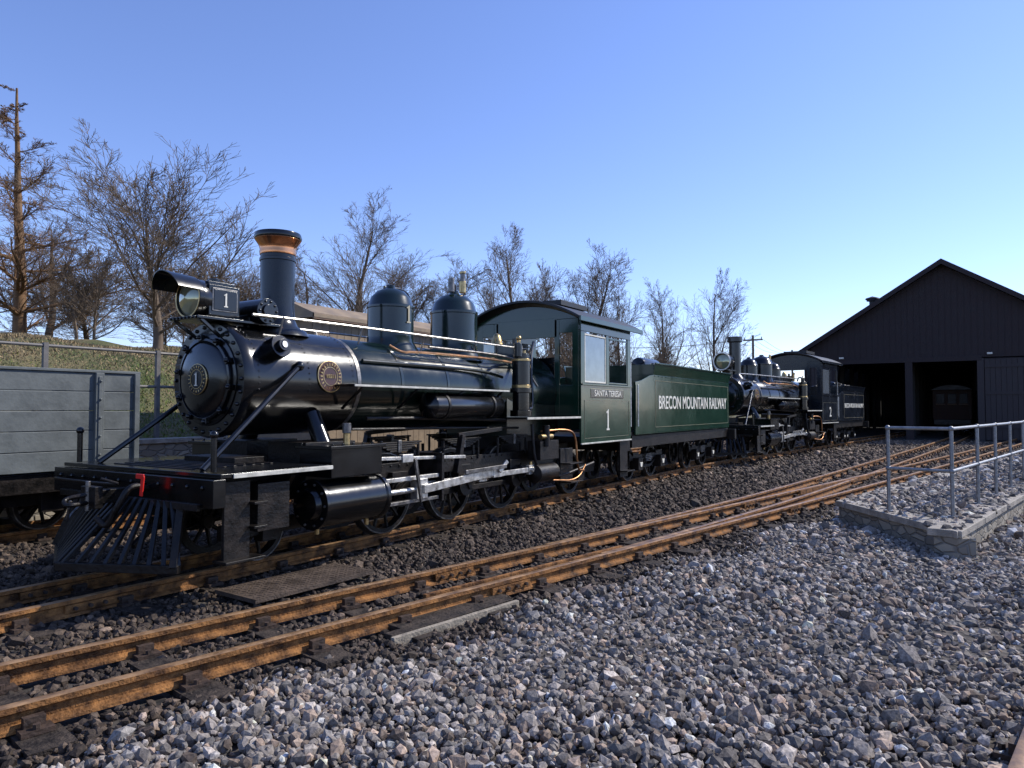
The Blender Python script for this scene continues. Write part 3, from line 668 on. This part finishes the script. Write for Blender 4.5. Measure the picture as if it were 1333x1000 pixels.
def build_tender(name, loc, rotz, v, sc=1.):
    A = Asm(name, loc, rotz, sc); CB = v['cab']; FR = M['frame']; BK = M['black']
    x0,x1,hw = 12.0,v['tx1'],.88
    xm = (11.2+x1)/2; L_ = x1-11.1
    A.box('tank', CB, ((x0+x1)/2,0,1.38), (x1-x0,hw*2,1.04))
    for s in (-1,1):
        A.prism('coping', CB, [(s*hw,1.9),(s*(hw-.02),1.9),(s*(hw+.03),2.1),(s*(hw+.05),2.1)], 'x', x0, x1)
        A.box('coping', CB, ((x0+x1)/2,s*(hw+.045),2.105), (x1-x0,.03,.025))
        A.prism('front_wing', CB, [(11.15,.86),(12.0,.86),(12.0,1.9),(11.8,1.88),(11.4,1.78),(11.15,1.75)], 'y', s*hw-.015, s*hw+.015)
        L = M['gold']; y = s*(hw+.003)
        for z in (.97,1.8): A.box('lining', L, ((x0+x1)/2,y,z), (x1-x0-.2,.004,.007))
        for x in (x0+.1,x1-.1): A.box('lining', L, (x,y,1.385), (.008,.004,.83))
        for k in range(int((x1-x0)/.188)):
            for z in (.89,1.88): A.ball('rivets', CB, (x0+.08+k*.188,s*(hw+.001),z), .011, 6)
        A.box('frame', FR, (xm,s*.8,.74), (L_,.06,.2))
        A.tube('handrails', M['steel'], [(11.2,s*.92,1.0),(11.2,s*.92,1.7)], .014)
        for bx in (12.55,x1-1.05):
            A.box('truck', FR, (bx,s*.5,.42), (1.6,.06,.1)); A.bar('truck', FR, (bx-.8,s*.5,.5), (bx-.2,s*.5,.24), .05, .05); A.bar('truck', FR, (bx+.8,s*.5,.5), (bx+.2,s*.5,.24), .05, .05)
            A.bar('truck', FR, (bx-.2,s*.5,.24), (bx+.2,s*.5,.24), .05, .05)
            for i in range(5): A.box('truck_springs', M['steel2'], (bx,s*.54,.34+i*.03), (.34-.04*abs(i-2),.08,.018))
            for q in (-1,1):
                wheel(A,'wheels', bx+q*.55, s*.345, .3, FR, 8, .09, rim=M['steel2'], s=s)
                A.box('axleboxes', FR, (bx+q*.55,s*.57,.31), (.2,.14,.22)); A.prism('axleboxes', M['cream'], [(bx+q*.55-.06,.34),(bx+q*.55+.06,.34),(bx+q*.55+.03,.26),(bx+q*.55-.03,.26)], 'y', s*.64, s*.655)
                A.box('axleboxes', FR, (bx+q*.55,s*.5,.48), (.26,.1,.06))
    for e in (x0+.02,x1-.02): A.box('coping', CB, (e,0,1.99), (.03,hw*2,.2))
    A.text('BRECON MOUNTAIN RAILWAY', ((x0+x1)/2,-hw-.004,1.4), .34*(x1-x0)/4.85*1.0, FACE_NEAR, M['cream'], .9)
    A.lathe('air_tank', BK, (12.6,-.35,2.12), (1,0,0), [(0,-.05),(.14,0),(.15,.05),(.15,.8),(.14,.85),(0,.9)], 26)
    A.box('coal_load', FR, ((x0+x1)/2-.2,0,1.95), (x1-x0-1.8,1.5,.12))
    for i in range(120): A.ball('coal_load', FR, (rnd.uniform(x0+.9,x1-1.4),rnd.uniform(-.7,.7),2.0+rnd.uniform(0,.1)), rnd.uniform(.04,.09), 6)
    A.box('filler', BK, (x1-.65,0,1.97), (.5,.5,.14))
    A.box('rear_beam', FR, (x1+.1,0,.7), (.12,2.0,.24)); A.box('rear_coupler', FR, (x1+.3,0,.6), (.35,.12,.12))
    A.box('underframe', FR, (xm,0,.74), (L_-.1,.5,.2)); A.box('front_deck', FR, (11.5,0,.88), (.9,1.7,.06))
    A.lathe('rear_lamp', BK, (x1-.1,0,2.16), (1,0,0), [(.1,-.1),(.14,0),(.14,.15),(.12,.16),(0,.16)], 24)
    A.finish(bevel=.004, nobevel=('rivets','wheels','coal_load'))

v1 = dict(k=1, boiler=M['boiler'], dome=M['boiler'], cab=M['green'], eave=2.6, name='SANTA TERESA', domes=[(6.1,.262,2.68),(7.3,.3,2.78)], tx1=16.85)
v2 = dict(k=2, boiler=M['black'], dome=M['black'], cab=M['navy'], eave=2.68, name=None, domes=[(5.5,.23,2.6),(6.5,.3,2.72),(7.4,.23,2.58)], tx1=15.1)
build_loco('steam_locomotive', (0,5.5,0), 0, '1', v1)
build_tender('locomotive_tender', (0,5.5,0), 0, v1)
hd = rad(-6.2); c,s_ = math.cos(hd), math.sin(hd); SC = 1.05
tx,ty = 18.9-3.8*SC*c, 5.29-3.8*SC*s_
build_loco('steam_locomotive', (tx,ty,0), hd, '2', v2, SC)
build_tender('locomotive_tender', (tx+.5*c,ty+.5*s_,0), hd, v2, 1.0)

# ------------------------------------------------------------------ open wagon
A = Asm('open_wagon', (0,8.8,0)); W = M['wagon']; FR = M['frame']
x0,x1 = -3.0,4.6
for s in (-1,1):
    for i in range(5):
        A.box('side_planks', W, ((x0+x1)/2,s*.8,.75+.21*i), (x1-x0,.05,.204))
    A.box('side_rail', W, ((x0+x1)/2,s*.8,1.705), (x1-x0+.02,.09,.03))
    for x in (-1.2,1.5,4.15): A.box('stanchions', W, (x,s*.845,1.16), (.09,.04,1.06)); A.box('stanchions', W, (x,s*.87,1.2), (.04,.012,.9))
    A.box('stanchions', W, (4.57,s*.84,1.16), (.06,.035,1.06))
    for x in (-1.2,1.5,4.15):
        for z in (.8,1.0,1.2,1.4,1.6): A.ball('bolts', M['wagon'], (x,s*.882,z), .013, 6)
    A.box('solebar', FR, ((x0+x1)/2,s*.74,.53), (x1-x0,.08,.2))
    for x in (-1.8,-.6,2.6,3.8):
        wheel(A,'wheels', x, s*.345, .28, FR, 8, .09, rim=M['steel2'], s=s)
        A.box('axleguards', FR, (x,s*.6,.36), (.22,.08,.3))
    A.box('bogie', FR, (3.2,s*.55,.36), (1.9,.08,.14)); A.box('bogie', FR, (-1.2,s*.55,.36), (1.9,.08,.14))
for x in (x0,x1):
    for i in range(5): A.box('end_planks', W, (x,0,.75+.21*i), (.05,1.55,.204))
A.box('floor', FR, ((x0+x1)/2,0,.64), (x1-x0-.1,1.5,.05)); A.box('drawgear', FR, (4.85,0,.5), (.5,.12,.12)); A.box('headstock', FR, (4.68,0,.53), (.1,1.7,.22))
A.finish(bevel=.006, nobevel=('bolts','wheels'))

# ------------------------------------------------------------------ store building behind boiler
A = Asm('store_building', (9.6,9.4,-.15)); T = M['tan']
for i in range(26): A.box('walls', T, (-1.95+i*.156,-1.0,1.45), (.15,.05,2.9))
A.box('walls', T, (0,0,1.45), (4.05,1.92,2.88))
A.prism('roof', M['tan'], [(-1.15,2.9),(-.6,3.12),(0,3.18),(.6,3.12),(1.15,2.9),(1.15,2.84),(-1.15,2.84)], 'x', -2.15, 2.15)
A.box('fascia', M['woodin'], (0,-1.13,2.86), (4.3,.03,.1))
for x in (-1.2,.2,1.4): A.box('window', M['wglass'], (x,-1.035,1.9), (.5,.02,.5)); A.box('window', M['cream'], (x,-1.03,2.17), (.56,.03,.04))
A.finish(bevel=.004)

# ------------------------------------------------------------------ engine shed
A = Asm('engine_shed'); SH = M['shed']; X = 38.; XB = 66.
yl,yr,yap,ez,az = 6.6,-5.3,.67,4.2,8.0
def boards(part, m, y0, y1, zf, zt, x, step=.25):
    y = y0
    while y < y1-.01:
        w = min(step,y1-y); yc = y+w/2
        t0 = zt(yc) if callable(zt) else zt
        A.box(part, m, (x+rnd.uniform(-.006,.006),yc,(zf+t0)/2), (.05,w-.012,t0-zf)); y += step
roofz = lambda y: az-(abs(y-yap))*(az-ez)/(yl-yap)-.08
boards('front_boards', SH, 5.3, yl, -.15, roofz, X)
boards('front_boards', SH, yr, -.7, -.15, 3.55, X)
A.prism('gable', SH, [(yr,3.6),(yl,3.6),(yl,roofz(yl)),(yap,roofz(yap)),(yr,roofz(yr))], 'x', X-.02, X+.1)
for i in range(48):
    y = yr+.12+i*.25
    if y < yl: A.box('gable_battens', SH, (X-.025,y,(3.6+roofz(y)-.1)/2), (.012,.02,roofz(y)-3.7))
A.box('lintel', SH, (X-.08,2.3,3.56), (.16,6.2,.22))
A.box('pillar', SH, (X,2.05,1.7), (.3,.3,3.7)); A.box('pillar', SH, (X,5.3,1.7), (.2,.2,3.7)); A.box('pillar', M['sheddoor'], (X,-.75,1.7), (.3,.25,3.7))
boards('doors', M['sheddoor'], -5.1, -.9, -.1, 3.5, X-.1, .2)
for z in (.5,2.0,3.2): A.box('doors', M['sheddoor'], (X-.14,-3.0,z), (.04,4.2,.14))
boards('doors', M['sheddoor'], 5.35, 6.3, -.1, 3.5, X-.1, .2)
A.box('side_wall', SH, ((X+XB)/2,yr,2.0), (XB-X,.12,4.3))
x = X+.1
while x < XB:
    A.box('side_wall', SH, (x+.5,yl,2.0), (1.0,.12,4.3)); A.box('side_wall', SH, (x+1.15,yl,.5), (.3,.12,1.3)); A.box('side_wall', SH, (x+1.15,yl,3.4), (.3,.12,1.5)); x += 1.3
A.box('back_wall', SH, (XB,.67,3), (.12,12,6.3))
for k,(ya,za,yb,zb) in enumerate(((yap,az,yl+.35,ez-.22),(yap,az,yr-.35,ez-.22))):
    A.prism('roof', M['shedroof'], [(ya,za),(yb,zb),(yb,zb+.12),(ya,za+.13)], 'x', X-.45, XB+.3)
    A.prism('bargeboard', SH, [(ya,za-.12),(yb,zb-.12),(yb,zb+.1),(ya,za+.11)], 'x', X-.5, X-.455)
for x in np.arange(X+3,XB,4):
    for y in (2.05,-.75,5.3): A.box('posts', M['inner'], (x,y,1.8), (.2,.2,4))
    A.box('tie_beam', M['inner'], (x,.67,4.1), (.15,11.7,.25))
A.box('floor', M['inner'], ((X+XB)/2,.67,-.14), (XB-X,11.8,.04))
A.cyl('roof_cowl', M['shedroof'], (39.0,3.62,5.9), (39.0,3.62,6.65), .14); A.lathe('roof_cowl', M['shedroof'], (39.0,3.62,6.68), (0,0,1), [(.32,0),(.3,.06),(.0,.16)], 20)
A.cyl('roof_cowl', M['shedroof'], (39.0,3.62,6.6), (39.0,3.62,6.66), .26)
A.box('lamp_fittings', M['cream'], (X-.2,4.9,3.75), (.12,.2,.08)); A.box('lamp_fittings', M['cream'], (X-.2,-1.1,3.75), (.12,.2,.08))
A.finish()
A = Asm('passenger_coach', (42.5,.4,0))
A.box('body', M['coach'], (3,0,1.5), (6,1.7,1.5)); A.prism('roof', M['roofblk'], [(-.95,2.25),(-.5,2.45),(0,2.52),(.5,2.45),(.95,2.25)], 'x', -.2, 6.2)
for y in (-.5,0,.5): A.box('windows', M['frame'], (-.01,y,1.8), (.03,.36,.5)); A.box('window_frame', M['woodin'], (-.02,y,1.52), (.04,.42,.04))
A.box('underframe', M['frame'], (3,0,.6), (6,1.4,.3))
for x in (1,5):
    for s in (-1,1): wheel(A,'wheels', x, s*.345, .28, M['frame'], 8, .09, s=s)
A.box('buffer_beam', M['frame'], (-.1,0,.62), (.12,1.6,.25))
A.finish(bevel=.01)

# ------------------------------------------------------------------ stone platform + railing
A = Asm('stone_platform')
ring = [Vector(p) for p in PLAT]
A.prism('fill', M['inner'], [tuple(p) for p in [(8.45,.12),(9.95,1.15),(20.9,-.9),(20.9,-2.2)]], 'z', -.3, .085)
for i in range(4):
    a = ring[i]; b = ring[(i+1)%4]; d = (b-a).normalized(); n_ = Vector((d.y,-d.x))
    L = (b-a).length
    poly = [tuple(a), tuple(b), tuple(b+n_*.22-d*.05), tuple(a+n_*.22+d*.05)]
    A.prism('walls', M['masonry'], poly, 'z', -.3, .05)
    k = max(1,int(L/1.1))
    for j in range(k):
        p0 = a+d*(L*j/k)-n_*.03; p1 = a+d*(L*(j+1)/k-.012)-n_*.03
        if j == 0: p0 = p0-d*.03
        q1 = p1+n_*.3; q0 = p0+n_*.3
        if j == 0 : q0 = q0+d*.31
        A.prism('coping', M['conc'], [tuple(p0),tuple(p1),tuple(q1),tuple(q0)], 'z', .05, .125+rnd.uniform(-.004,.004))
A.finish(bevel=.01)
A = Asm('metal_railing'); G = M['galv']
line = [(9.2,.72)]+[(x, .1-.18*(x-9.08)) for x in (9.08,10.5,11.75,13.0,14.3,15.6,17,18.4,19.8)]
for (x,y) in line:
    A.cyl('posts', G, (x,y,.1), (x,y,1.08), .02, n=12); A.ball('posts', G, (x,y,1.08), .03); A.ball('posts', G, (x,y,.62), .03); A.cyl('posts', G, (x,y,.1), (x,y,.14), .05, n=12)
for a,b in zip(line[:-1],line[1:]):
    for z in (1.08,.62): A.cyl('rails', G, (*a,z), (*b,z), .018, n=12)
A.finish()

A = Asm('retaining_wall'); A.box('wall', M['masonry'], (6,9.95,.3), (36,.25,1.0)); A.box('coping', M['conc'], (6,9.95,.83), (36,.32,.07)); A.finish(bevel=.01)
A = Asm('bank_fence'); xs = [-2.2,.4,3.0,4.75,6.35,8.2,10.2,12.4]
fy = 10.5
for x in xs:
    z = float(gz(x,fy)); A.box('posts', M['fence'], (x,fy,z+.66), (.06,.06,1.4))
for a,b in zip(xs[:-1],xs[1:]):
    for dz in (1.32,.8): A.cyl('rails', M['fence'], (a,fy,float(gz(a,fy))+dz), (b,fy,float(gz(b,fy))+dz), .022, n=8)
A.finish()

# ------------------------------------------------------------------ trees
def tree_segs(H, W, rng, style='round', dens=1., maxl=4):
    segs = []
    nseg = [8,6,4,3,2]
    WOB = (.05 if style!='larch' else .02,.09,.1,.1,.12)
    UP = {'round':(.03,.06,.06,.05,.05),'spread':(.02,.03,.04,.04,.05),'larch':(.03,.05,.03,.0,-.02)}[style]
    def grow(p, d, L, r, lvl, r_end):
        n = nseg[lvl]; sl = L/n
        for i in range(n):
            wob = WOB[lvl]
            d = (d+Vector((rng.gauss(0,wob),rng.gauss(0,wob),rng.gauss(0,wob)+UP[lvl]))).normalized()
            ra = r+(r_end-r)*i/n; rb = r+(r_end-r)*(i+1)/n
            q = p+d*sl; segs.append((p,q,ra,rb))
            fr = (i+1)/n
            if lvl < maxl:
                st = {0:(.14 if style!='larch' else .1),1:.15,2:.1,3:.0}[lvl]
                if fr > st:
                    nc = {0:(2.8 if style!='larch' else 5.5),1:1.75,2:1.55,3:1.15}[lvl]*dens
                    nc = int(nc)+(1 if rng.random() < nc-int(nc) else 0)
                    for _ in range(nc):
                        if lvl == 0:
                            if style == 'larch': cl = W*.6*(1.12-fr)*rng.uniform(.7,1.1); ang = rng.uniform(1.1,1.5)
                            elif style == 'round': cl = H*.5*(1.15-.75*fr)*rng.uniform(.75,1.1); ang = rng.uniform(.3,.85)*(W/H*1.9)
                            else: cl = W*.55*(1.2-.6*fr)*rng.uniform(.7,1.1); ang = rng.uniform(.55,1.15)
                        else:
                            cl = L*(.55 if lvl<3 else .8)*(1.1-.5*fr)*rng.uniform(.6,1.2); ang = rng.uniform(.35,.8)
                        ax = d.orthogonal().normalized(); ax.rotate(Matrix.Rotation(rng.uniform(0,6.28),3,d))
                        nd = d.copy(); nd.rotate(Matrix.Rotation(ang,3,ax))
                        if style != 'larch' and nd.z < -.1: nd.z *= -.4; nd.normalize()
                        pp = p.lerp(q, rng.random())
                        cr = max(.005, rb*(.5 if lvl else .42))
                        grow(pp, nd, cl, cr, lvl+1, max(.003, cr*.3))
            p = q
    r0 = H*.017
    hh = {'round':.82,'spread':.6,'larch':1.}[style]
    grow(Vector((0,0,0)), Vector((0,0,1)), H*hh, r0, 0, r0*.15)
    return segs
def seg_arrays(segs, rmin=.0052):
    p0 = np.array([s[0][:] for s in segs]); p1 = np.array([s[1][:] for s in segs]); r0 = np.array([s[2] for s in segs]); r1 = np.array([s[3] for s in segs])
    r0 = np.maximum(r0,rmin); r1 = np.maximum(r1,rmin*.75)
    V=[];F=[];off=0
    for sel,k in ((r0>.03,6),(r0<=.03,3)):
        a=p0[sel];b=p1[sel];ra=r0[sel];rb=r1[sel]; n=len(a)
        if n==0: continue
        d=b-a; d/=np.linalg.norm(d,axis=1,keepdims=True)+1e-9
        ref=np.where(np.abs(d[:,2:3])<.9,np.array([[0,0,1.]]),np.array([[1.,0,0]]))
        u=np.cross(d,ref); u/=np.linalg.norm(u,axis=1,keepdims=True); w=np.cross(d,u)
        an=np.arange(k)*2*np.pi/k
        cs=np.cos(an)[None,:,None]*u[:,None]+np.sin(an)[None,:,None]*w[:,None]
        vv=np.concatenate([a[:,None]+cs*ra[:,None,None],b[:,None]+cs*rb[:,None,None]],1)
        f=np.array([(i,(i+1)%k,k+(i+1)%k,k+i) for i in range(k)])
        ff=(f[None]+(np.arange(n)*2*k)[:,None,None]).reshape(-1,4)+off
        V.append(vv.reshape(-1,3));F.append(ff);off+=n*2*k
    return np.concatenate(V),np.concatenate(F)
VARI = {}
for key,(H,Wd,st,de,sd_) in dict(ra=(10,5.2,'round',1.,11),rb=(9,4.2,'round',1.,23),rc=(9,5.8,'round',.95,37),sp=(7,7.,'spread',1.07,41),la=(9,5.,'larch',.95,59)).items():
    V_,F_ = seg_arrays(tree_segs(H,Wd,random.Random(sd_),st,de))
    top = np.percentile(V_[:,2],99.9); wid = np.percentile(V_[:,0],98.5)-np.percentile(V_[:,0],1.5)
    VARI[key] = (mk_mesh('crown_'+key,V_,F_,None,M['larch'] if st=='larch' else M['bark'],True), top, wid)
ch,sh = math.cos(rad(32.3)), math.sin(rad(32.3))
def place(t, D):
    Rr = t*D; return ch*D+sh*Rr, sh*D-ch*Rr
TREES = [('la',-.695,22,11.4,5.2),('ra',-.655,29,9.6,5.),('sp',-.50,18,8.1,5.6),('ra',-.215,30,10.4,5.4),('rb',-.15,33,8.8,3.8),('rc',-.29,31,8.2,4.4),
 ('rb',-.105,34,8.7,3.8),('ra',-.001,34,10.5,5.2),('rc',.055,36,8.8,4.0),('rb',.095,34,9.4,3.8),('rc',.15,38,8.6,3.8),('ra',.215,38,8.2,4.2),('rc',.285,40,9.2,4.6),('sp',-.40,24,6.8,4.4),('sp',-.6,24,6.2,4.5)]
for i,(key,t,D,top,Wd) in enumerate(TREES):
    x,y = place(t,D); z = float(gz(x,y))-.1
    me_,tp,wd = VARI[key]
    o = bpy.data.objects.new('larch_tree' if key=='la' else 'bare_tree', me_); scene.collection.objects.link(o)
    o.location = (x,y,z); kz = (top-z)/tp; kw = Wd/wd; o.scale = (kw,kw,kz); o.rotation_euler = (0,0,i*2.1)
scr = [seg_arrays(tree_segs(4,4.4,random.Random(70+k),'spread',.85),.008) for k in range(3)]
rg = random.Random(55); VV=[];FF=[];off=0
for i in range(110):
    t = rg.uniform(-.72,.42); D = rg.uniform(26,46) if t > -.3 else rg.uniform(20,30)
    x,y = place(t,D)
    if t < -.35 and i%2: continue
    if y < 10.5 and not (t > .22): continue
    if y < 8: continue
    V_,F_ = scr[i%3]; k = rg.uniform(.4,.85); a = rg.uniform(0,6.28)
    ca,sa = math.cos(a)*k,math.sin(a)*k
    W_ = np.stack([V_[:,0]*ca-V_[:,1]*sa+x, V_[:,0]*sa+V_[:,1]*ca+y, V_[:,2]*k*rg.uniform(.9,1.3)+float(gz(x,y))-.05],1)
    VV.append(W_);FF.append(F_+off);off+=len(V_)
big_mesh('distant_treeline', np.concatenate(VV), np.concatenate(FF), None, M['bark'], True)

for (t,D,h) in ((.34,60,7.5),(.395,75,7.5)):
    x,y = place(t,D); A = Asm('utility_pole', (x,y,0))
    A.cyl('pole', M['bark'], (0,0,-.2), (0,0,h), .12, .09); A.box('crossarm', M['bark'], (0,0,h-.4), (.1,1.6,.1))
    for q in (-.7,0,.7): A.cyl('insulators', M['steel2'], (0,q,h-.35),(0,q,h-.15),.04,n=8)
    A.finish()
A = Asm('overhead_wires')
pa = Vector((*place(.34,60),7.2)); pb = Vector((*place(.395,75),7.2)); pc = Vector((*place(.62,100),8))
for o in (-.7,0,.7):
    for a,b in ((pa,pb),(pb,pc),(Vector((*place(.1,70),7.5)),pa)):
        A.tube('wires', M['frame'], [a+Vector((0,o,0)), a.lerp(b,.5)+Vector((0,o,-.6)), b+Vector((0,o,0))], .012, 4)
A.finish()

# ------------------------------------------------------------------ light, sky, camera
el = 41.; sd = Vector((1.35,-1,0)).normalized()
to_sun = Vector((sd.x*math.cos(rad(el)), sd.y*math.cos(rad(el)), math.sin(rad(el))))
sl = bpy.data.lights.new('sun','SUN'); sl.energy = 5.0; sl.angle = rad(.5); sl.color = (1,.95,.87)
so = bpy.data.objects.new('sun', sl); scene.collection.objects.link(so); so.rotation_euler = to_sun.to_track_quat('Z','Y').to_euler()
w = bpy.data.worlds.new('World'); scene.world = w; w.use_nodes = True
nt = w.node_tree; bg = nt.nodes['Background']
sk = nt.nodes.new('ShaderNodeTexSky'); sk.sky_type = 'NISHITA'; sk.sun_disc = False
sk.sun_elevation = rad(el); sk.sun_rotation = math.atan2(sd.x, sd.y); sk.air_density = 1.0; sk.dust_density = .1; sk.ozone_density = 2.5
tn = nt.nodes.new('ShaderNodeMix'); tn.data_type = 'RGBA'; tn.blend_type = 'MULTIPLY'; tn.inputs[0].default_value = 1; tn.inputs[7].default_value = (1.3,1.3,1.7,1)
tn.clamp_result = False
nt.links.new(sk.outputs[0], tn.inputs[6]); nt.links.new(tn.outputs[2], bg.inputs['Color']); bg.inputs['Strength'].default_value = .13

cam = bpy.data.cameras.new('camera'); co = bpy.data.objects.new('camera', cam); scene.collection.objects.link(co)
cam.sensor_width = 36; cam.lens = 925/1333*36; cam.clip_end = 4000; cam.clip_start = .05
co.location = (0,0,1.3); co.rotation_euler = (rad(91.98),0,rad(32.3-90))
scene.camera = co
scene.view_settings.view_transform = 'Standard'; scene.view_settings.look = 'None'; scene.view_settings.exposure = 0
